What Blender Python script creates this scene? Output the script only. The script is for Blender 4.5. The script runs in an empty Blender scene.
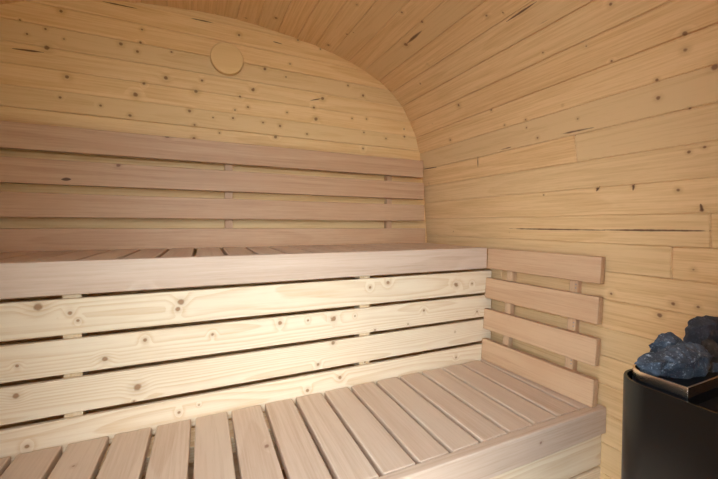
import bpy, bmesh, math, random
from mathutils import Vector, Matrix, noise as mnoise

# Everything below is laid out in decimetres with the lens at the origin; S and FLOOR turn that into metres.
S = 0.1
EYE = 1.05
C = bpy.context.scene.collection
R = random.Random(7)


def W(x, y, z):
    return Vector((x * S, y * S, z * S + EYE))


# ------------------------------------------------------------------ materials
def nd(nt, kind, loc=None, **kw):
    n = nt.nodes.new(kind)
    for k, v in kw.items():
        setattr(n, k, v)
    return n


class G:
    """small helper to write node maths"""
    def __init__(s, name):
        s.m = bpy.data.materials.new(name)
        s.m.use_nodes = True
        s.nt = s.m.node_tree
        s.nt.nodes.clear()
        s.out = nd(s.nt, 'ShaderNodeOutputMaterial')
        s.bsdf = nd(s.nt, 'ShaderNodeBsdfPrincipled')
        s.nt.links.new(s.bsdf.outputs[0], s.out.inputs[0])

    def ln(s, a, b):
        s.nt.links.new(a, b)

    def put(s, sock, v):
        if hasattr(v, 'is_linked') or isinstance(v, bpy.types.NodeSocket):
            s.ln(v, sock)
        else:
            sock.default_value = v

    def math(s, op, a, b=0.0, c=0.0, clamp=False):
        n = nd(s.nt, 'ShaderNodeMath', operation=op, use_clamp=clamp)
        for i, v in enumerate((a, b, c)):
            s.put(n.inputs[i], v)
        return n.outputs[0]

    def vmath(s, op, a, b=(0, 0, 0)):
        n = nd(s.nt, 'ShaderNodeVectorMath', operation=op)
        s.put(n.inputs[0], a)
        s.put(n.inputs[1], b)
        return n.outputs['Value'] if op in ('DISTANCE', 'LENGTH', 'DOT_PRODUCT') else n.outputs[0]

    def noise(s, vec, scale, detail=2.0, rough=0.5):
        n = nd(s.nt, 'ShaderNodeTexNoise')
        s.ln(vec, n.inputs['Vector'])
        n.inputs['Scale'].default_value = scale
        n.inputs['Detail'].default_value = detail
        n.inputs['Roughness'].default_value = rough
        return n.outputs[0]

    def step(s, v, lo, hi, a=0.0, b=1.0):
        n = nd(s.nt, 'ShaderNodeMapRange', interpolation_type='SMOOTHSTEP')
        s.put(n.inputs[0], v)
        for i, q in enumerate((lo, hi, a, b)):
            s.put(n.inputs[i + 1], q)
        return n.outputs[0]

    def mix(s, f, a, b, mode='MIX'):
        n = nd(s.nt, 'ShaderNodeMix', data_type='RGBA', blend_type=mode)
        s.put(n.inputs['Factor'], f)
        for k, v in ((6, a), (7, b)):
            s.put(n.inputs[k], v if not isinstance(v, tuple) else (*v, 1.0)[:4])
        return n.outputs[2]

    def attr(s, name):
        return nd(s.nt, 'ShaderNodeAttribute', attribute_name=name)

    def sep(s, v):
        n = nd(s.nt, 'ShaderNodeSeparateXYZ')
        s.ln(v, n.inputs[0])
        return n.outputs


def srgb(r, g, b):
    f = lambda c: (c / 255 / 12.92) if c / 255 <= 0.04045 else ((c / 255 + 0.055) / 1.055) ** 2.4
    return (f(r), f(g), f(b))


def wood(name, light, dark, knot, ring=14.0, ring_amt=0.5, streak=0.35, vary=0.25, knot_rate=0.5,
         knot_r=0.07, rough=0.55, blotch=None, marks=(), cracks=0.0, lines=(), knot_ax=0.8, wave=0.5, tone=0.92):
    """sawn softwood or alder: growth rings round an off-board pith, fine fibres, knots.
    'wp' is the board's own coordinate (length, width, thickness) with a random offset per board."""
    g = G(name)
    wp = g.attr('wp').outputs['Vector']
    rnd = g.attr('rnd').outputs['Fac']
    # knots
    sc = (0.30, 0.95, 0.0)
    sv = g.vmath('MULTIPLY', wp, sc)
    vo = nd(g.nt, 'ShaderNodeTexVoronoi', voronoi_dimensions='2D')
    g.ln(sv, vo.inputs['Vector'])
    vo.inputs['Scale'].default_value = 1.0
    dv = g.vmath('SUBTRACT', sv, vo.outputs['Position'])
    dv = g.vmath('MULTIPLY', dv, (1 / sc[0] * knot_ax, 1 / sc[1], 0.0))
    wob = g.noise(wp, 9.0, 1.0)
    d = g.math('ADD', g.vmath('LENGTH', dv), g.math('MULTIPLY', g.math('SUBTRACT', wob, 0.5), 0.06))
    cs = g.sep(vo.outputs['Color'])
    gate = g.math('LESS_THAN', cs[0], knot_rate)
    kr = g.math('MULTIPLY_ADD', cs[1], knot_r, knot_r * 0.45)
    q = g.math('DIVIDE', d, kr)                       # 1 at the knot's rim
    q = g.math('ADD', q, g.math('MULTIPLY', g.math('SUBTRACT', 1.0, gate), 50.0))
    # knots that stand where the photograph shows them
    if marks:
        pos = nd(g.nt, 'ShaderNodeNewGeometry').outputs['Position']
        for (c, r) in marks:
            dd = g.vmath('DISTANCE', pos, tuple(c))
            q = g.math('MINIMUM', q, g.math('MULTIPLY', dd, 1.0 / (r * S)))
        q = g.math('ADD', q, g.math('MULTIPLY', g.math('SUBTRACT', wob, 0.5), 0.5))
    core = g.step(q, 0.55, 1.15, 1.0, 0.0)
    halo = g.step(q, 0.8, 3.2, 1.0, 0.0)
    bend = g.math('MULTIPLY', g.step(q, 0.0, 5.0, 1.0, 0.0), 0.06)
    # growth rings
    low = g.noise(g.vmath('MULTIPLY', wp, (0.09, 0.5, 0.5)), 1.0, 2.0)
    yz = g.vmath('MULTIPLY', wp, (0.0, 1.0, 1.0))
    rr = g.math('ADD', g.vmath('LENGTH', yz), g.math('MULTIPLY', g.math('SUBTRACT', low, 0.5), wave))
    rr = g.math('ADD', rr, bend)
    fr = g.math('FRACT', g.math('MULTIPLY', rr, ring))
    rg = g.math('MULTIPLY', g.step(fr, 0.25, 0.9), g.step(fr, 0.93, 1.0, 1.0, 0.0))
    fine = g.noise(g.vmath('MULTIPLY', wp, (0.5, 16.0, 16.0)), 1.0, 3.0, 0.6)
    pores = g.noise(g.vmath('MULTIPLY', wp, (3.0, 45.0, 45.0)), 1.0, 2.0, 0.6)
    blo = g.noise(g.vmath('MULTIPLY', wp, (0.35, 0.9, 0.9)), 1.0, 3.0)
    f = g.math('MULTIPLY', rg, ring_amt)
    f = g.math('ADD', f, g.math('MULTIPLY', g.step(fine, 0.35, 0.7), streak))
    f = g.math('ADD', f, g.math('MULTIPLY', g.step(pores, 0.5, 0.75), streak * 0.5))
    f = g.math('ADD', f, g.math('MULTIPLY', g.math('SUBTRACT', rnd, 0.5), vary), clamp=True)
    col = g.mix(f, light, dark)
    col = g.mix(1.0, col, g.mix(rnd, (tone, tone * .985, tone * .96), (1.0, 1.0, 1.0)), 'MULTIPLY')
    if blotch:
        col = g.mix(g.step(blo, 0.42, 0.72, 0.0, 0.6), col, blotch)
    col = g.mix(g.math('MULTIPLY', halo, 0.28), col, tuple(0.5 * a + 0.5 * b for a, b in zip(dark, knot)))
    col = g.mix(g.math('MULTIPLY', core, 0.8), col, knot)
    if cracks:
        cn = g.noise(g.vmath('MULTIPLY', wp, (0.22, 2.2, 2.2)), 1.0, 1.0)
        line = g.step(g.math('ABSOLUTE', g.math('SUBTRACT', cn, 0.5)), 0.0, 0.006, 1.0, 0.0)
        where = g.step(g.noise(g.vmath('MULTIPLY', wp, (0.35, 1.3, 1.3)), 1.0, 0.0), 0.66, 0.70)
        col = g.mix(g.math('MULTIPLY', g.math('MULTIPLY', line, where), cracks), col, tuple(0.4 * c for c in knot))
    # long drying cracks that stand where the photograph shows them (end points a, b and half width r)
    if lines:
        pos = nd(g.nt, 'ShaderNodeNewGeometry').outputs['Position']
        wig = g.math('MULTIPLY', g.math('SUBTRACT', g.noise(wp, 4.0, 2.0), 0.5), 0.003)
        best = None
        for a, b, r in lines:
            ab = b - a
            t = g.math('DIVIDE', g.vmath('DOT_PRODUCT', g.vmath('SUBTRACT', pos, tuple(a)), tuple(ab)), ab.length_squared, clamp=True)
            t2 = g.math('MULTIPLY', t, 1.0, clamp=True)
            sc_ = nd(g.nt, 'ShaderNodeVectorMath', operation='SCALE')
            sc_.inputs[0].default_value = tuple(ab)
            g.ln(t2, sc_.inputs['Scale'])
            near = g.vmath('ADD', sc_.outputs[0], tuple(a))
            dd = g.math('ADD', g.vmath('DISTANCE', pos, near), wig)
            thin = g.math('MULTIPLY_ADD', g.math('MULTIPLY', t2, g.math('SUBTRACT', 1.0, t2)), 3.6, 0.12)
            dd = g.math('DIVIDE', g.math('ABSOLUTE', dd), g.math('MULTIPLY', thin, r * S))
            best = dd if best is None else g.math('MINIMUM', best, dd)
        col = g.mix(g.step(best, 0.6, 1.5, 0.9, 0.0), col, tuple(0.55 * c for c in knot))
    g.ln(col, g.bsdf.inputs['Base Color'])
    g.bsdf.inputs['Roughness'].default_value = rough
    g.bsdf.inputs['Specular IOR Level'].default_value = 0.3
    bp = nd(g.nt, 'ShaderNodeBump')
    bp.inputs['Strength'].default_value = 0.12
    bp.inputs['Distance'].default_value = 0.001
    g.ln(g.math('ADD', fine, g.math('MULTIPLY', rg, 0.5)), bp.inputs['Height'])
    g.ln(bp.outputs[0], g.bsdf.inputs['Normal'])
    return g.m


def simple(name, col, rough=0.5, metal=0.0, spec=0.5, bump=0.0, bscale=40.0, vary=0.0):
    g = G(name)
    tc = nd(g.nt, 'ShaderNodeTexCoord').outputs['Object']
    n = g.noise(tc, bscale, 4.0, 0.6)
    c = g.mix(g.math('MULTIPLY', n, vary), col, tuple(x * 0.4 for x in col)) if vary else None
    if c is not None:
        g.ln(c, g.bsdf.inputs['Base Color'])
    else:
        g.bsdf.inputs['Base Color'].default_value = (*col, 1)
    g.bsdf.inputs['Roughness'].default_value = rough
    g.bsdf.inputs['Metallic'].default_value = metal
    g.bsdf.inputs['Specular IOR Level'].default_value = spec
    if bump:
        bp = nd(g.nt, 'ShaderNodeBump')
        bp.inputs['Strength'].default_value = bump
        bp.inputs['Distance'].default_value = 0.002
        g.ln(n, bp.inputs['Height'])
        g.ln(bp.outputs[0], g.bsdf.inputs['Normal'])
    return g.m


def stone_mat(name, a, b, speck):
    g = G(name)
    tc = nd(g.nt, 'ShaderNodeTexCoord').outputs['Object']
    n1 = g.noise(tc, 22.0, 5.0, 0.65)
    n2 = g.noise(tc, 120.0, 4.0, 0.75)
    n3 = g.noise(tc, 300.0, 2.0, 0.6)
    col = g.mix(g.step(n1, 0.35, 0.68), a, b)
    col = g.mix(g.step(n2, 0.56, 0.70, 0.0, 0.75), col, speck)
    col = g.mix(g.step(n3, 0.60, 0.72, 0.0, 0.5), col, speck)
    g.ln(col, g.bsdf.inputs['Base Color'])
    g.bsdf.inputs['Roughness'].default_value = 0.62
    g.bsdf.inputs['Specular IOR Level'].default_value = 0.45
    bp = nd(g.nt, 'ShaderNodeBump')
    bp.inputs['Strength'].default_value = 0.9
    bp.inputs['Distance'].default_value = 0.004
    g.ln(g.math('ADD', n1, g.math('MULTIPLY', n2, 0.5)), bp.inputs['Height'])
    g.ln(bp.outputs[0], g.bsdf.inputs['Normal'])
    return g.m


# ------------------------------------------------------------------ mesh helpers
def new_bm():
    bm = bmesh.new()
    bm.verts.layers.float_vector.new('wp')
    bm.verts.layers.float.new('rnd')
    return bm


def board(bm, centre, u, v, L, Wd, T, bev=0.03, seg=2, rnd=None, shear=None):
    """a sawn board: length L along u, width Wd along v, thickness T along u x v (decimetres)"""
    u = Vector(u).normalized()
    v = Vector(v)
    v = (v - u * v.dot(u)).normalized()
    w = u.cross(v)
    t = bmesh.new()
    bmesh.ops.create_cube(t, size=1.0)
    for q in t.verts:
        q.co = Vector((q.co.x * L, q.co.y * Wd, q.co.z * T))
    if bev:
        bmesh.ops.bevel(t, geom=t.edges[:], offset=bev, segments=seg, profile=0.5, affect='EDGES')
    off = Vector((R.uniform(0, 400), R.uniform(-.45, .45) * Wd, R.uniform(0.5, 2.4) * R.choice((-1, 1))))
    rn = R.random() if rnd is None else rnd
    wp = bm.verts.layers.float_vector['wp']
    rl = bm.verts.layers.float['rnd']
    c = Vector(centre)
    mp = {}
    for q in t.verts:
        p = c + u * q.co.x + v * q.co.y + w * q.co.z
        if shear:
            p = shear(p)
        n = bm.verts.new(p)
        n[wp] = q.co + off
        n[rl] = rn
        mp[q] = n
    for f in t.faces:
        nf = bm.faces.new([mp[q] for q in f.verts])
        nf.smooth = False
    t.free()


def tube(bm, a, b, r, seg=16, bev=0.0):
    a, b = Vector(a), Vector(b)
    d = (b - a)
    z = d.normalized()
    x = z.orthogonal().normalized()
    y = z.cross(x)
    prof = [(0.0, 0.0), (r - bev, 0.0)] + ([(r, bev)] if bev else []) + \
           ([(r, d.length - bev)] if bev else [(r, d.length)]) + [(r - bev, d.length)] * (1 if bev else 0) + [(0.0, d.length)]
    rings = []
    for (rad, h) in prof:
        if rad == 0:
            rings.append([bm.verts.new(a + z * h)])
        else:
            rings.append([bm.verts.new(a + z * h + (x * math.cos(k * 2 * math.pi / seg) + y * math.sin(k * 2 * math.pi / seg)) * rad) for k in range(seg)])
    for i in range(len(rings) - 1):
        p, q = rings[i], rings[i + 1]
        for k in range(seg):
            k2 = (k + 1) % seg
            if len(p) == 1:
                bm.faces.new((p[0], q[k2], q[k]))
            elif len(q) == 1:
                bm.faces.new((p[k], p[k2], q[0]))
            else:
                f = bm.faces.new((p[k], p[k2], q[k2], q[k]))
                f.smooth = True


def link(name, bm, mat, parent=None, loc=None, recalc=True):
    """bm holds decimetres about the lens; the object's origin goes to loc (or the parent's origin)"""
    if recalc:
        bmesh.ops.recalc_face_normals(bm, faces=bm.faces[:])
    base = Vector(loc) if loc is not None else (Vector(parent['_base']) if parent is not None and '_base' in parent else Vector((0, 0, -EYE / S)))
    for q in bm.verts:
        q.co = (q.co - base) * S
    me = bpy.data.meshes.new(name)
    bm.to_mesh(me)
    bm.free()
    me.materials.append(mat)
    o = bpy.data.objects.new(name, me)
    C.objects.link(o)
    if parent is not None:
        o.parent = parent
    else:
        o.location = W(*base)
    return o


def thing(name, base, label, cat, group=None):
    o = bpy.data.objects.new(name, None)
    o.empty_display_size = 0.1
    C.objects.link(o)
    o.location = W(*base)
    o['_base'] = list(base)
    tag(o, label, cat, group)
    return o


def tag(o, label, cat, group=None):
    o['label'] = label
    o['category'] = cat
    if group:
        o['group'] = group


def structure(o):
    o['kind'] = 'structure'
    return o


X, Y, Z = Vector((1, 0, 0)), Vector((0, 1, 0)), Vector((0, 0, 1))

# ------------------------------------------------------------------ the place's measures (decimetres)
CX = 0.95                      # centre line of the barrel
BACK = 16.15                   # inner face of the end wall
FRONT = 1.0                    # inner face of the wall with the door
FLOOR = -10.5
SKEW = 0.03                    # the staves run a little askew of the benches
HALF = [(0, 8.93), (1.3, 8.88), (2.9, 8.73), (4.5, 8.48), (5.85, 8.12), (7.1, 7.68), (8.06, 7.12), (8.82, 6.42),
        (9.4, 5.55), (9.72, 4.93), (9.95, 4.26), (10.08, 3.5), (10.35, 1.4), (10.58, -1.0), (10.58, -2.5), (10.5, -5.75),
        (10.3, -7.6), (9.95, -9.6), (9.75, -10.5)]


def skew(p):
    return Vector((p.x + (BACK - p.y) * SKEW, p.y, p.z))


def resample(pts, step):
    seg = [math.dist(a, b) for a, b in zip(pts, pts[1:])]
    tot = sum(seg)
    n = round(tot / step)
    out = []
    for i in range(n + 1):
        d = tot * i / n
        j = 0
        while j < len(seg) - 1 and d > seg[j]:
            d -= seg[j]
            j += 1
        t = d / seg[j]
        out.append((pts[j][0] + (pts[j + 1][0] - pts[j][0]) * t, pts[j][1] + (pts[j + 1][1] - pts[j][1]) * t))
    return out


def half_at(z):
    for (a, b) in zip(HALF, HALF[1:]):
        if b[1] <= z <= a[1]:
            t = (a[1] - z) / max(1e-6, a[1] - b[1])
            return a[0] + (b[0] - a[0]) * t
    return 0.0 if z > 8.9 else 9.7


# ------------------------------------------------------------------ knots read off the photograph
PITCH, YAW, ROLL, FPX, CXP, CYP = -0.022, 0.4242, 0.0044, 345.37, 359.0, 231.92


def ray(x, y):
    a, b = (x - CXP) / FPX, -(y - CYP) / FPX
    r = a * math.cos(ROLL) - b * math.sin(ROLL)
    up = a * math.sin(ROLL) + b * math.cos(ROLL)
    d = math.cos(PITCH) - up * math.sin(PITCH)
    z = math.sin(PITCH) + up * math.cos(PITCH)
    return Vector((r * math.cos(YAW) + d * math.sin(YAW), -r * math.sin(YAW) + d * math.cos(YAW), z))


def on_y(x, y, yy):
    v = ray(x, y)
    return v * (yy / v.y)


WALL_KNOTS = [(67, 77, .07), (60, 97.5, .05), (135.5, 94.5, .09), (144, 83.5, .06), (121, 44, .07), (137.5, 51.5, .06), (140.5, 42.5, .05),
              (47, 48, .09), (27, 34, .04), (45.5, 29, .04), (142, 29.5, .04), (100.5, 105.5, .05), (130, 115.5, .06), (171.5, 52, .04),
              (196, 91.5, .08), (189.5, 111, .07), (194.5, 125, .05), (194, 138.5, .07), (166, 78, .08), (202, 80.5, .05),
              (213, 117.5, .04), (219.5, 133, .04), (233, 118, .05), (265, 69, .07), (253, 90, .08), (286, 77, .04), (253.5, 89, .05),
              (248, 107, .05), (263, 122.5, .05), (275.5, 137, .08), (307, 134, .05), (316, 119, .09), (314, 107.5, .06), (280, 126, .06),
              (322.5, 98.5, .09), (348, 85.5, .05), (363, 95.5, .07), (352, 118.5, .04), (364, 132.5, .05), (386, 138.5, .05),
              (363, 148.5, .06), (366.5, 119, .04), (404.5, 136.5, .06), (404, 129, .04), (240, 96.5, .05), (287, 112.5, .04),
              (298, 40, .05), (235, 110, .04), (61, 11, .06), (20, 20, .03), (64, 39, .03), (239, 35, .06), (290, 64, .04)]
RISER_KNOTS = [(38, 307, .13), (70, 313, .07), (78, 320.5, .05), (181, 302, .11), (178, 309, .09), (17, 366, .05), (105, 359, .09),
               (145, 340, .07), (212.5, 334.5, .06), (137.5, 387.5, .13), (16, 396, .09), (27, 446.5, .07), (179, 412.5, .06),
               (280, 323, .09), (308, 320.5, .05), (333, 343, .09), (318, 364.5, .07), (340, 377.5, .09), (307.5, 390.5, .08),
               (370, 287.5, .07), (388, 282.5, .09), (424, 310.5, .07), (477, 311.5, .06), (472, 283.5, .06), (375, 330, .05),
               (355, 316, .04), (408, 324, .04), (456, 357.5, .06), (455, 332, .04), (134, 401.5, .04), (199, 405, .03)]
wall_marks = [(W(*on_y(x, y, BACK)), r) for x, y, r in WALL_KNOTS]
riser_marks = [(W(*on_y(x, y, 11.23)), r * .8) for x, y, r in RISER_KNOTS]



def on_shell(x, y):
    d = ray(x, y)
    t = 2.0
    while t < 30:
        p = d * t
        if p.y >= BACK or p.x - (BACK - p.y) * SKEW - CX >= half_at(p.z) or p.z > 8.95:
            return p
        t += .02
    return d * t


STAVE_KNOTS = [(402, 12, .06), (422, 22, .06), (406, 44, .12), (428, 63.5, .05), (328.5, 44.5, .08), (420.5, 83.5, .05), (459, 105, .08),
               (450.5, 140, .06), (390, 89.5, .06), (276, 18, .08), (347, 34, .05), (357, 4, .05), (487, 15, .07), (611, 4, .06), (586.6, 46, .04),
               (543, 52.5, .04), (611.7, 61, .04), (685, 33.5, .07), (686, 50, .07), (658.5, 98, .07), (657, 80, .05), (526.5, 127.7, .04),
               (525.8, 119.7, .04), (504.7, 125, .04), (538, 137.7, .06), (689, 152, .05), (690, 108.6, .04), (491.4, 110, .05), (715, 67, .09),
               (563, 105, .03), (578, 119, .04), (597.3, 188.4, .05), (633.4, 186, .05), (678.5, 190, .06), (702, 210, .06), (543.8, 195, .04),
               (694, 269.6, .05), (673.5, 303.7, .07), (698.6, 307, .05), (660, 315.4, .08), (611.7, 293.7, .06), (705, 147, .05), (478, 158, .04)]
CRACKS = [(506.4, 21.7, 536.5, 1.7, .035), (524.8, 32.4, 575, 4, .03), (554.9, 135.4, 600, 126.3, .04), (406, 44, 424, 28.4, .07),
          (500, 150, 514, 146.4, .03), (504.7, 228.5, 605, 230.2, .030), (600, 229.8, 718, 230.9, .036), (423, 169, 439, 167, .025),
          (478, 156.4, 478, 167.4, .03), (633, 191, 634.5, 184, .03), (600, 186, 596, 192, .03), (700.5, 203, 703, 212, .04), (566, 258, 590, 270, .02)]
stave_marks = [(W(*on_shell(x, y)), r * .85) for x, y, r in STAVE_KNOTS]
stave_lines = [(W(*on_shell(a, b)), W(*on_shell(c, d)), r * .85) for a, b, c, d, r in CRACKS]
back_lines = [(W(*on_y(a, b, BACK)), W(*on_y(c, d, BACK)), r * .6) for a, b, c, d, r in
              ((12, 48.5, 44, 52.5, .05), (101, 1, 137, 8.5, .035), (188, 17.5, 214, 23, .035), (273, 41.5, 282, 44, .03), (322, 98.5, 310, 100.5, .04))]
alder_lines = [(W(*on_y(61, 179.4, 15.585)), W(*on_y(71, 179.2, 15.585)), .055)]
SPRUCE = dict(light=srgb(248, 212, 152), dark=srgb(224, 178, 112), knot=srgb(124, 80, 42))
M_back = wood('spruce_end_wall', ring=12, ring_amt=.28, wave=.35, streak=.40, vary=.55, tone=.81, knot_rate=.06, knot_r=.05, marks=wall_marks, lines=back_lines, **SPRUCE)
M_stave = wood('spruce_staves', light=srgb(238, 202, 148), dark=srgb(208, 165, 110), knot=srgb(112, 68, 38), ring=9, ring_amt=.22, streak=.45,
               vary=.6, knot_rate=.16, knot_r=.045, knot_ax=2.0, tone=.81, marks=stave_marks, lines=stave_lines)
M_pine = wood('pale_pine', light=srgb(238, 219, 186), dark=srgb(218, 186, 142), knot=srgb(140, 96, 56), ring=22, ring_amt=.5, streak=.28,
              vary=.25, knot_rate=.05, knot_r=.06, marks=riser_marks)
M_pine_plain = wood('pine_frame', light=srgb(238, 218, 182), dark=srgb(216, 184, 134), knot=srgb(140, 96, 56), knot_rate=.1)
M_alder = wood('alder', light=srgb(215, 193, 168), dark=srgb(188, 158, 130), knot=srgb(134, 92, 68), ring=6, ring_amt=.28, streak=.34,
               vary=.5, knot_rate=.07, knot_r=.07, rough=.5, blotch=srgb(203, 176, 150))
M_rail = wood('alder_rails', light=srgb(210, 174, 136), dark=srgb(179, 138, 100), knot=srgb(104, 66, 38), ring=6, ring_amt=.3, streak=.36,  # browner alder, taken darker as well for the dim upper left
              vary=.5, knot_rate=.05, knot_r=.06, rough=.5, blotch=srgb(195, 154, 116), lines=alder_lines)
M_floor = wood('floor_planks', light=srgb(196, 156, 112), dark=srgb(160, 118, 78), knot=srgb(90, 60, 36))
M_vent = wood('vent_disc_wood', light=srgb(236, 200, 138), dark=srgb(222, 182, 120), knot=srgb(120, 80, 40), ring=5, ring_amt=.2, streak=.2, knot_rate=0)
M_black = simple('black_enamel', (0.007, 0.006, 0.005), rough=.22, spec=.35, bump=.03, bscale=300)
M_inner = simple('black_interior', (0.006, 0.006, 0.007), rough=.6, spec=.2)  # black stands in for the shade inside the heater's gap
M_steel = simple('stainless_steel', (0.86, 0.71, 0.55), rough=.26, metal=1.0)  # warm tint stands in for the wood mirrored in the steel
M_screw = simple('screw_steel', (0.30, 0.29, 0.28), rough=.4, metal=1.0)
M_stone = stone_mat('olivine_stone', (0.024, 0.034, 0.047), (0.085, 0.112, 0.145), (0.44, 0.50, 0.55))
M_stone_dark = stone_mat('dark_stone', (0.022, 0.026, 0.034), (0.05, 0.058, 0.072), (0.12, 0.135, 0.155))
M_stone_brown = stone_mat('brownish_stone', (0.030, 0.027, 0.024), (0.075, 0.066, 0.056), (0.15, 0.14, 0.13))
M_bounce = simple('pale_bounce', (0.50, 0.48, 0.45), rough=.9, vary=.3, bscale=6)  # pale so that it reflects daylight in through the door
M_ground = simple('dark_ground', (0.10, 0.13, 0.06), rough=.9, vary=.3, bscale=6)  # unseen ground, kept dark so little light bounces in from the right

# ------------------------------------------------------------------ the shell
bm = new_bm()
PB = 0.76
z = 4.07 - PB * 20
while z < 9.2:
    zc = z + PB / 2
    if zc > FLOOR - .2:
        hw = max(half_at(max(z, FLOOR)), half_at(min(z + PB, 8.9))) + 0.25
        if z < 8.93:
            tl = R.uniform(-.045, .045)
            board(bm, (CX, BACK + .2, zc), X, Vector((0, tl, 1)), 2 * hw, PB - .002, .4, bev=.026, seg=1)
            board(bm, (CX, BACK + .25, zc), X, Z, 2 * hw, PB + .3, .1, bev=0)
    z += PB
structure(link('wall_back', bm, M_back))

right = resample(HALF[1:], 0.92)
mid_ceiling = (HALF[1][0] * -1, HALF[1][0])
shell = {'ceiling': new_bm(), 'wall_right': new_bm(), 'wall_left': new_bm()}


def stave(which, a, b):
    """one stave between two points (x, z) of the inner profile, in one to three lengths"""
    a, b = Vector((a[0], 0, a[1])), Vector((b[0], 0, b[1]))
    v = (b - a)
    wdt = v.length
    v.normalize()
    nrm = Vector((v.z, 0, -v.x))
    m = (a + b) / 2
    cen = Vector((CX, 0, -1.5))
    if nrm.dot(m - cen) < 0:
        nrm = -nrm
    y0, y1 = FRONT - .45, BACK + .4
    tl = R.uniform(-.035, .035)
    cuts = [y0] + sorted(R.uniform(2, 15.5) for _ in range(R.choice((0, 0, 1, 1)))) + [y1]
    for c0, c1 in zip(cuts, cuts[1:]):
        if c1 - c0 < .6:
            c1 = c0 + .6
        c = m + nrm * .2 + Vector((0, (c0 + c1) / 2, 0))
        board(shell[which], c, Y, v + nrm * tl, c1 - c0 - .002, wdt + .006, .4, bev=.034, seg=1, shear=skew)
        # the tongue that closes the joint to the next stave
        board(shell[which], c + nrm * .06, Y, v, c1 - c0 + .06, wdt + .36, .1, bev=0, shear=skew)


for p, q in zip(right, right[1:]):
    zz = (p[1] + q[1]) / 2
    w_ = 'ceiling' if zz > 5.4 else 'wall_right'
    stave(w_, (CX + p[0], p[1]), (CX + q[0], q[1]))
    stave('ceiling' if zz > 5.4 else 'wall_left', (CX - p[0], p[1]), (CX - q[0], q[1]))
for k in range(3):
    x0 = -HALF[1][0] + k * 2 * HALF[1][0] / 3
    zf = lambda x: 8.93 - .05 * (x / 1.3) ** 2
    x1 = x0 + 2 * HALF[1][0] / 3
    stave('ceiling', (CX + x0, zf(x0)), (CX + x1, zf(x1)))
for k, b_ in shell.items():
    structure(link(k, b_, M_stave))

bm = new_bm()
for k in range(24):
    xx = CX - 10.4 + k * .9
    board(bm, (xx, (FRONT + BACK) / 2, FLOOR - .14), Y, X, BACK - FRONT + .8, .88, .28, bev=.03, seg=1)
structure(link('floor', bm, M_floor))

# wall with the doorway the picture is taken through
DX0, DX1, DTOP = -4.3, 3.2, 7.2
bm = new_bm()
z = FLOOR
while z < 9.0:
    zc, hw = z + PB / 2, max(half_at(max(z, FLOOR)), half_at(min(z + PB, 8.9))) + .25
    off = (BACK - FRONT) * SKEW
    xl, xr = CX - hw + off, CX + hw + off
    if zc < DTOP:
        board(bm, ((xl + DX0) / 2, FRONT - .225, zc), X, Z, DX0 - xl, PB - .012, .45, bev=.028)
        board(bm, ((xr + DX1) / 2, FRONT - .225, zc), X, Z, xr - DX1, PB - .012, .45, bev=.028)
    else:
        board(bm, ((xl + xr) / 2, FRONT - .225, zc), X, Z, xr - xl, PB - .012, .45, bev=.028)
    z += PB
structure(link('wall_front', bm, M_back))
bm = new_bm()
board(bm, (0, -40, FLOOR - .35), X, Y, 160, 81, .2, bev=0)
structure(link('ground', bm, M_ground))
bm = new_bm()
board(bm, (-29.5, -20.5, FLOOR - .2), X, Y, 60, 41, .1, bev=0)
structure(link('bounce_slab', bm, M_bounce))  # unseen slab added outside to bounce daylight up into the room

# ------------------------------------------------------------------ round wooden vent cover on the end wall
vx, vz, vr = 0.97, 7.04, 0.66
vent = thing('vent_cover', (vx, BACK, vz), 'round flat wooden vent cover high on the end wall', 'vent')
bm = new_bm()
wp, rl = bm.verts.layers.float_vector['wp'], bm.verts.layers.float['rnd']
tube(bm, (vx, BACK - .10, vz), (vx, BACK - .32, vz), vr, seg=64, bev=.03)
for q in bm.verts:
    q[wp] = Vector((q.co.x + 31, q.co.z - vz, q.co.y - BACK + 1.4))
    q[rl] = .5
link('disc', bm, M_vent, vent)
bm = bmesh.new()
tube(bm, (vx, BACK + .002, vz), (vx, BACK - .11, vz), .12, seg=20)
link('spindle', bm, M_screw, vent)

# ------------------------------------------------------------------ benches
LT, UT = -5.75, -0.98                                # tops
LX0, LX1 = CX - 9.75, 11.55
lower = thing('lower_bench', (2.0, 8.9, FLOOR), 'lower alder bench with wide slats, in front of the pale riser boards', 'bench')
k = 0
xr = 10.65
bm = new_bm()
board(bm, ((10.77 + 11.5) / 2, 9.05, LT - .14), Y, X, 4.3, 11.5 - 10.77, .28, bev=.03)
link('slat', bm, M_alder, lower)
while xr - .88 > LX0:
    bm = new_bm()
    board(bm, (xr - .44, 9.05, LT - .14), Y, X, 4.3, .88, .28, bev=.035)
    link('slat', bm, M_alder, lower)
    xr -= 1.0
bm = new_bm()
board(bm, ((LX0 + 11.6) / 2, 6.74, LT - .41), X, Z, 11.6 - LX0, .82, .28, bev=.035)
link('front_rail', bm, M_alder, lower)
for yy, wd in ((10.72, .96), (7.3, .5)):
    bm = new_bm()
    board(bm, ((LX0 + 11.4) / 2, yy, LT - .28 - .225), X, Y, 11.4 - LX0, wd, .44, bev=.02)
    link('support_beam', bm, M_pine_plain, lower)

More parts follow.
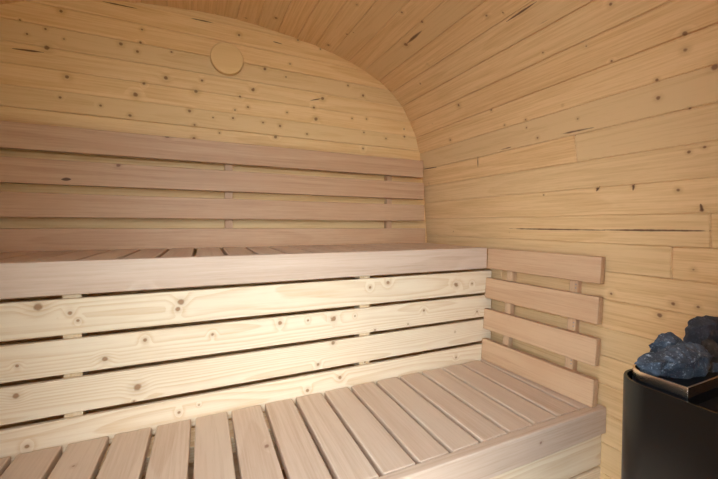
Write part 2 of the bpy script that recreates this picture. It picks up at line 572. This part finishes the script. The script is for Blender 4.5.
UX0, UX1 = CX - 10.3, 11.06
upper = thing('upper_bench', (1.0, 13.4, FLOOR), 'upper alder bench at eye level, its top seen edge on', 'bench')
UP = .942
x = -1.209 + UP * 13
while x - UP > UX0 - .3:
    a, b = max(x - UP + .055, UX0), min(x - .055, 11.3)
    if b - a > .25:
        bm = new_bm()
        board(bm, ((a + b) / 2, (11.47 + 15.55) / 2, UT - .14), Y, X, 4.07, b - a, .28, bev=.03)
        link('slat', bm, M_alder, upper)
    x -= UP
bm = new_bm()
board(bm, ((UX0 + 11.07) / 2, 11.32, UT - .44), X, Z, 11.07 - UX0, .885, .28, bev=.035)
link('front_rail', bm, M_alder, upper)
for yy in (15.1,):
    bm = new_bm()
    board(bm, ((UX0 + 11.2) / 2, yy, UT - .28 - .225), X, Y, 11.2 - UX0, .45, .44, bev=.02)
    link('support_beam', bm, M_pine_plain, upper)

# riser boards that close the front below each bench
sk = thing('bench_skirt', (2.0, 11.4, FLOOR), 'pale knotty pine riser boards between the two benches', 'bench skirt')
for zt, zb in ((-1.97, -2.91), (-3.027, -3.94), (-4.063, -4.984), (-5.118, -6.02), (-6.15, -7.06), (-7.19, -8.1)):
    bm = new_bm()
    board(bm, ((UX0 + .1 + 11.4) / 2, 11.30, (zt + zb) / 2), X, Z, 11.4 - UX0 - .1, zt - zb, .14, bev=.03)
    link('riser_board', bm, M_pine, sk)
for xx in (-3.16, 5.38):
    bm = new_bm()
    board(bm, (xx, 11.622, (-1.87 + FLOOR) / 2), Z, X, -1.87 - FLOOR, .41, .5, bev=.015)
    link('post', bm, M_pine_plain, sk)
sk2 = thing('bench_skirt', (4.0, 6.9, FLOOR), 'pine riser boards under the front edge of the lower bench', 'bench skirt')
for zt, zb in ((-6.62, -7.6), (-7.69, -8.64), (-8.73, -9.7)):
    bm = new_bm()
    board(bm, ((LX0 + .3 + 11.5) / 2, 6.79, (zt + zb) / 2), X, Z, 11.5 - LX0 - .3, zt - zb, .22, bev=.03)
    link('riser_board', bm, M_pine, sk2)
for xx in (-3.16, 5.38, 10.6):
    bm = new_bm()
    board(bm, (xx, 7.13, (-6.48 + FLOOR) / 2), Z, X, -6.48 - FLOOR, .41, .4, bev=.02)
    link('post', bm, M_pine_plain, sk2)

# ------------------------------------------------------------------ backrest along the end wall
br = thing('backrest', (1.0, 15.9, UT), 'long alder backrest of four rails along the end wall above the upper bench', 'backrest')
for zt, zb, xe in ((3.43, 2.535, 10.83), (2.242, 1.36, 10.89), (1.057, .195, 10.92), (-.197, -1.046, 11.0)):
    bm = new_bm()
    board(bm, ((UX0 + .1 + xe) / 2, 15.725, (zt + zb) / 2), X, Z, xe - UX0 - .1, zt - zb, .28, bev=.03)
    link('rail', bm, M_rail, br)
for xx in (-7.1, 1.02, 8.9):
    bm = new_bm()
    board(bm, (xx, (15.866 + BACK) / 2, 1.15), Z, X, 4.3, .31, BACK - 15.866 - .003, bev=.015)
    link('post', bm, M_rail, br)

# ------------------------------------------------------------------ short backrest on the curved wall, leaning with it
sb = thing('backrest', (11.1, 9.0, LT), 'short alder backrest of four rails on the curved right wall beside the lower bench', 'backrest')
A, B = Vector((10.81, 11.215, -5.735)), Vector((11.07, 6.72, -5.735))
u = (B - A).normalized()
v = Vector((.073, 0, 1.0))
v = (v - u * v.dot(u)).normalized()
w = u.cross(v)
if w.x < 0:
    w = -w
Lr = (B - A).length
sv_ = 1 / v.z


def slab(p, lu, lv, lw, mat, name):
    bm = new_bm()
    along = u if lu >= lv else v
    other = v if lu >= lv else u
    board(bm, p + w * (lw / 2), along, other, max(lu, lv), min(lu, lv), lw, bev=.03)
    return link(name, bm, mat, sb)


for zt, zb in ((-.99, -1.85), (-2.26, -3.12), (-3.57, -4.43), (-4.85, -5.725)):
    h0 = ((zt + zb) / 2 - A.z) * sv_
    slab(A + u * (Lr / 2) + v * h0, Lr, (zt - zb) * sv_, .26, M_rail, 'rail')
for yy in (10.25, 7.68):
    su = (A.y - yy) / (A.y - B.y) * Lr
    p = A + u * su + v * (4.6 * .5 * sv_) + w * .262
    pst = slab(p, .28, 4.2, .26, M_rail, 'post')
    for zz in ((-2.05, -3.35, -4.62) if yy < 9 else ()):
        for dz in (-.06, .06):
            bm = bmesh.new()
            c = A + u * (su + .08) + v * ((zz + dz - A.z) * sv_) + w * .262
            tube(bm, c + w * .01, c - w * .008, .022, seg=12)
            s_ = link('screw', bm, M_screw, sb)
            s_.parent = pst

# ------------------------------------------------------------------ heater on the door wall
H = 2.6 / 3.1                                        # all heater measures were taken at 3.1 dm below the lens
HT = -2.64
hx0, hx1, hy0, hy1 = 7.83 * H, 10.6, FRONT + .12, 4.40 * H
heater = thing('sauna_heater', (8.6, 2.3, FLOOR), 'black electric sauna heater topped with dark stones at the right edge', 'heater')


def ring_pts(x0, x1, y0, y1, r_back, r_front, n=10):
    pts = []
    for (cx_, cy_, a0, r_) in ((x1 - r_back, y1 - r_back, 0, r_back), (x0 + r_back, y1 - r_back, 90, r_back),
                               (x0 + r_front, y0 + r_front, 180, r_front), (x1 - r_front, y0 + r_front, 270, r_front)):
        for k in range(n + 1):
            t = math.radians(a0 + 90 * k / n)
            pts.append((cx_ + r_ * math.cos(t), cy_ + r_ * math.sin(t)))
    return pts


def sleeve(bm, loops, close_bottom=False, close_top=False):
    """skin a list of (points, z) loops"""
    rows = [[bm.verts.new((p[0], p[1], zz)) for p in pts] for pts, zz in loops]
    n = len(rows[0])
    for a, b in zip(rows, rows[1:]):
        for k in range(n):
            f = bm.faces.new((a[k], a[(k + 1) % n], b[(k + 1) % n], b[k]))
            f.smooth = True
    if close_bottom:
        bm.faces.new(rows[0])
    if close_top:
        bm.faces.new(rows[-1])
    return rows


RB = .52
HB = FLOOR + 1.6
bm = bmesh.new()
o_ = ring_pts(hx0, hx1, hy0, hy1, RB, .3)
i_ = ring_pts(hx0 + .05, hx1 - .05, hy0 + .05, hy1 - .05, RB - .05, .25)
i2 = ring_pts(hx0 + .12, hx1 - .12, hy0 + .12, hy1 - .12, RB - .12, .18)
sleeve(bm, [(o_, HB), (o_, HT - .03), (ring_pts(hx0 + .01, hx1 - .01, hy0 + .01, hy1 - .01, RB - .01, .29), HT), (i_, HT),
            (i_, HT - 2.5)], close_bottom=True)
for f in bm.faces:
    f.smooth = False
body = link('body', bm, M_black, heater)
body.data.shade_smooth()
body.data.set_sharp_from_angle(angle=math.radians(40))
bm = bmesh.new()
sleeve(bm, [(i2, HT - .30), (i2, HT - .20)], close_bottom=True, close_top=True)
for f in bm.faces:
    f.smooth = False
link('gap_shade_plate', bm, M_inner, heater)  # black plate in place of the darkness down in the gap
# stainless stone basket: a thin-walled collar standing a little above the black shell
KT = HT + .12
cx0, cx1, cy0, cy1 = 8.2 * H - .02, 10.25, 3.25 * H, 3.61
bm = bmesh.new()
a_ = ring_pts(cx0, cx1, cy0, cy1, .30, .02, 6)
b_ = ring_pts(cx0 + .03, cx1 - .03, cy0 + .03, cy1 - .03, .27, .015, 6)
sleeve(bm, [(a_, HT - .04), (a_, KT), (b_, KT), (b_, HT - .04), (a_, HT - .04)])
for f in bm.faces:
    f.smooth = False
kb = link('stone_basket', bm, M_steel, heater)
kb.data.shade_smooth()
kb.data.set_sharp_from_angle(angle=math.radians(35))
bm = bmesh.new()
sleeve(bm, [(a_, HT - .199), (a_, HT - .042), (b_, HT - .042), (b_, HT - .199)])
for f in bm.faces:
    f.smooth = False
link('gap_shade_band', bm, M_inner, heater)  # black band where the collar runs down into the gap's shade
bm = bmesh.new()
sleeve(bm, [(b_, HT - .03), (b_, HT + .03)], close_bottom=True, close_top=True)
for f in bm.faces:
    f.smooth = False
link('stone_tray', bm, M_inner, heater)
for zz in (-5.0, -6.0):
    bm = bmesh.new()
    tube(bm, (hx0 + .003, 2.9, zz), (hx0 - .02, 2.9, zz), .035, seg=14)
    link('screw', bm, M_black, heater)
for xx in (hx0 + .6, hx1 - .6):
    for yy in (hy0 + .4, hy1 - .5):
        bm = bmesh.new()
        tube(bm, (xx, yy, FLOOR), (xx, yy, HB + .02), .12, seg=16)
        link('foot', bm, M_black, heater)

# ------------------------------------------------------------------ stones heaped in the basket, each its own thing


def rock(pts, seed, mat, label, rough=.03):
    """a broken stone: the hull of its corners (px, py, depth before the lens), roughened"""
    bm = bmesh.new()
    for x, y, d in pts:
        r_ = ray(x, y)
        dep = r_.dot(Vector((math.sin(YAW), math.cos(YAW), 0)))
        bm.verts.new(r_ * (d / dep))
    bmesh.ops.convex_hull(bm, input=bm.verts[:])
    for q in [q for q in bm.verts if not q.link_faces]:
        bm.verts.remove(q)
    bmesh.ops.triangulate(bm, faces=bm.faces[:])
    for _ in range(5):
        long = [e for e in bm.edges if e.calc_length() > .045]
        if not long:
            break
        bmesh.ops.subdivide_edges(bm, edges=long, cuts=1)
        bmesh.ops.triangulate(bm, faces=bm.faces[:])
    bm.normal_update()
    off = Vector((seed * 3.1, seed * 1.7, 0))
    mv = [(q, q.normal * (mnoise.fractal(q.co * 3.0 + off, 1.0, 2.0, 5) * rough * 1.3 + (abs(mnoise.noise(q.co * 6 + off)) - .3) * rough * 1.8)) for q in bm.verts]
    low = HT + .036
    for q, m_ in mv:
        q.co += m_
        q.co.z = max(q.co.z, low)
        if q.co.z < KT + .012:                        # sits inside the steel rim
            q.co.x = min(max(q.co.x, cx0 + .05), cx1 - .05)
            q.co.y = min(max(q.co.y, cy0 + .05), cy1 - .05)
    for f in bm.faces:
        f.smooth = True
    cen = sum((q.co for q in bm.verts), Vector()) / len(bm.verts)
    cen.z = min(q.co.z for q in bm.verts)
    o = link('sauna_stone', bm, mat, None, loc=cen)
    o.data.set_sharp_from_angle(angle=math.radians(32))
    tag(o, label, 'stone', 'stones heaped on the heater')
    return o


rock([(633, 364, 5.95), (637, 359, 6.0), (655, 352, 6.02), (672, 344, 6.05), (690, 340, 6.08), (705, 346, 6.08), (713, 357, 6.0), (706, 374, 5.88),
      (688, 381, 5.84), (660, 376, 5.80), (650, 372, 5.84), (662, 362, 5.72), (690, 364, 5.70), (676, 352, 5.86), (700, 358, 5.80),
      (655, 385, 6.1), (690, 388, 6.1), (700, 370, 6.16), (650, 366, 6.12), (678, 350, 6.16)], 11, M_stone,
     'large blue-grey stone lying across the front of the heap')
rock([(648, 345, 6.34), (654, 341, 6.36), (658, 334, 6.4), (671, 331, 6.44), (680, 338, 6.44), (690, 346, 6.4), (686, 362, 6.38), (655, 356, 6.34),
      (662, 341, 6.27), (676, 343, 6.25), (668, 382, 6.32), (684, 380, 6.5), (655, 375, 6.55), (676, 345, 6.62), (660, 345, 6.58)], 23, M_stone,
     'jagged grey stone pointing left behind the large front stone')
rock([(683, 344, 6.86), (684, 331, 6.86), (688, 322, 6.9), (696, 317, 6.95), (708, 316, 7.0), (720, 318, 7.0), (735, 324, 6.95), (738, 340, 6.9),
      (722, 346, 6.72), (700, 340, 6.70), (692, 328, 6.74), (712, 324, 6.76), (700, 377, 6.85), (730, 377, 6.85), (705, 375, 7.2), (728, 330, 7.3),
      (698, 330, 7.25), (735, 375, 7.2)], 5, M_stone_dark, 'dark rounded stone at the top of the heap')
rock([(701, 342, 6.42), (710, 338, 6.46), (724, 344, 6.5), (738, 356, 6.5), (740, 372, 6.45), (716, 370, 6.36), (708, 358, 6.32), (722, 356, 6.30),
      (712, 388, 6.4), (738, 388, 6.4), (735, 372, 6.6), (708, 372, 6.6), (716, 348, 6.62)], 31, M_stone_brown,
     'brownish dark stone at the right edge below the top stone', rough=.025)
rock([(699, 378, 6.20), (704, 369, 6.22), (714, 362, 6.22), (726, 365, 6.2), (731, 377, 6.16), (714, 384, 6.08), (702, 384, 6.1), (713, 372, 6.08),
      (716, 368, 6.3), (704, 378, 6.3), (728, 378, 6.3)], 41, M_stone, 'small grey stone low behind the brown steel plate', rough=.02)

SKY_LEFT, SKY_RIGHT, SKY_COL = 19.5, 0.5, (0.81, 0.94, 1.10)
# ------------------------------------------------------------------ light: daylight through the open door
wd_ = bpy.data.worlds.new('sky')
bpy.context.scene.world = wd_
wd_.use_nodes = True
wt = wd_.node_tree
bg = wt.nodes['Background']
# bright overcast sky, brighter towards the open left side of the doorway
geo = wt.nodes.new('ShaderNodeTexCoord')
sepn = wt.nodes.new('ShaderNodeSeparateXYZ')
wt.links.new(geo.outputs['Generated'], sepn.inputs[0])
mr = wt.nodes.new('ShaderNodeMapRange')
wt.links.new(sepn.outputs['X'], mr.inputs[0])
for i_, v_ in enumerate((-0.85, 0.6, SKY_LEFT, SKY_RIGHT)):
    mr.inputs[i_ + 1].default_value = v_
wt.links.new(mr.outputs[0], bg.inputs[1])
bg.inputs[0].default_value = (*SKY_COL, 1)


def area(name, loc, target, sx, sy, watt, col=(1, 1, 1)):
    l = bpy.data.lights.new(name, 'AREA')
    l.shape = 'RECTANGLE'
    l.size, l.size_y, l.energy, l.color = sx * S, sy * S, watt, col
    o = bpy.data.objects.new(name, l)
    C.objects.link(o)
    o.location = W(*loc)
    o.rotation_euler = (W(*target) - W(*loc)).to_track_quat('-Z', 'Y').to_euler()
    return o




sun = bpy.data.lights.new('hazy_sun', 'SUN')
sun.energy = 0.8
sun.angle = math.radians(18)
sun.color = (1.0, .99, 1.0)
so = bpy.data.objects.new('hazy_sun', sun)
C.objects.link(so)
so.location = (-1, -4, 3)
so.rotation_euler = Vector((math.sin(math.radians(8)) * .88, math.cos(math.radians(8)) * .88, -math.tan(math.radians(27)) * .88)).to_track_quat('-Z', 'Y').to_euler()

# ------------------------------------------------------------------ camera
cam = bpy.data.cameras.new('camera')
co = bpy.data.objects.new('camera', cam)
C.objects.link(co)
bpy.context.scene.camera = co
fwd = Vector((math.sin(YAW) * math.cos(PITCH), math.cos(YAW) * math.cos(PITCH), math.sin(PITCH)))
rt0 = Vector((math.cos(YAW), -math.sin(YAW), 0))
up0 = rt0.cross(fwd)
rt = rt0 * math.cos(ROLL) + up0 * math.sin(ROLL)
up = -rt0 * math.sin(ROLL) + up0 * math.cos(ROLL)
co.matrix_world = Matrix.Translation(W(0, 0, 0)) @ Matrix((rt, up, -fwd)).transposed().to_4x4()
cam.sensor_width = 36.0
cam.lens = 36.0 * FPX / 718
cam.shift_y = (CYP - 239.5) / 718
cam.clip_start = 0.01

sc = bpy.context.scene
sc.view_settings.view_transform = 'Standard'
sc.view_settings.look = 'None'
sc.view_settings.gamma = 1.0
sc.view_settings.exposure = -0.47
sc.view_settings.use_curve_mapping = False
sc.cycles.max_bounces = 10
sc.cycles.diffuse_bounces = 8
sc.cycles.use_denoising = True
for o in bpy.data.objects:
    if '_base' in o:
        del o['_base']
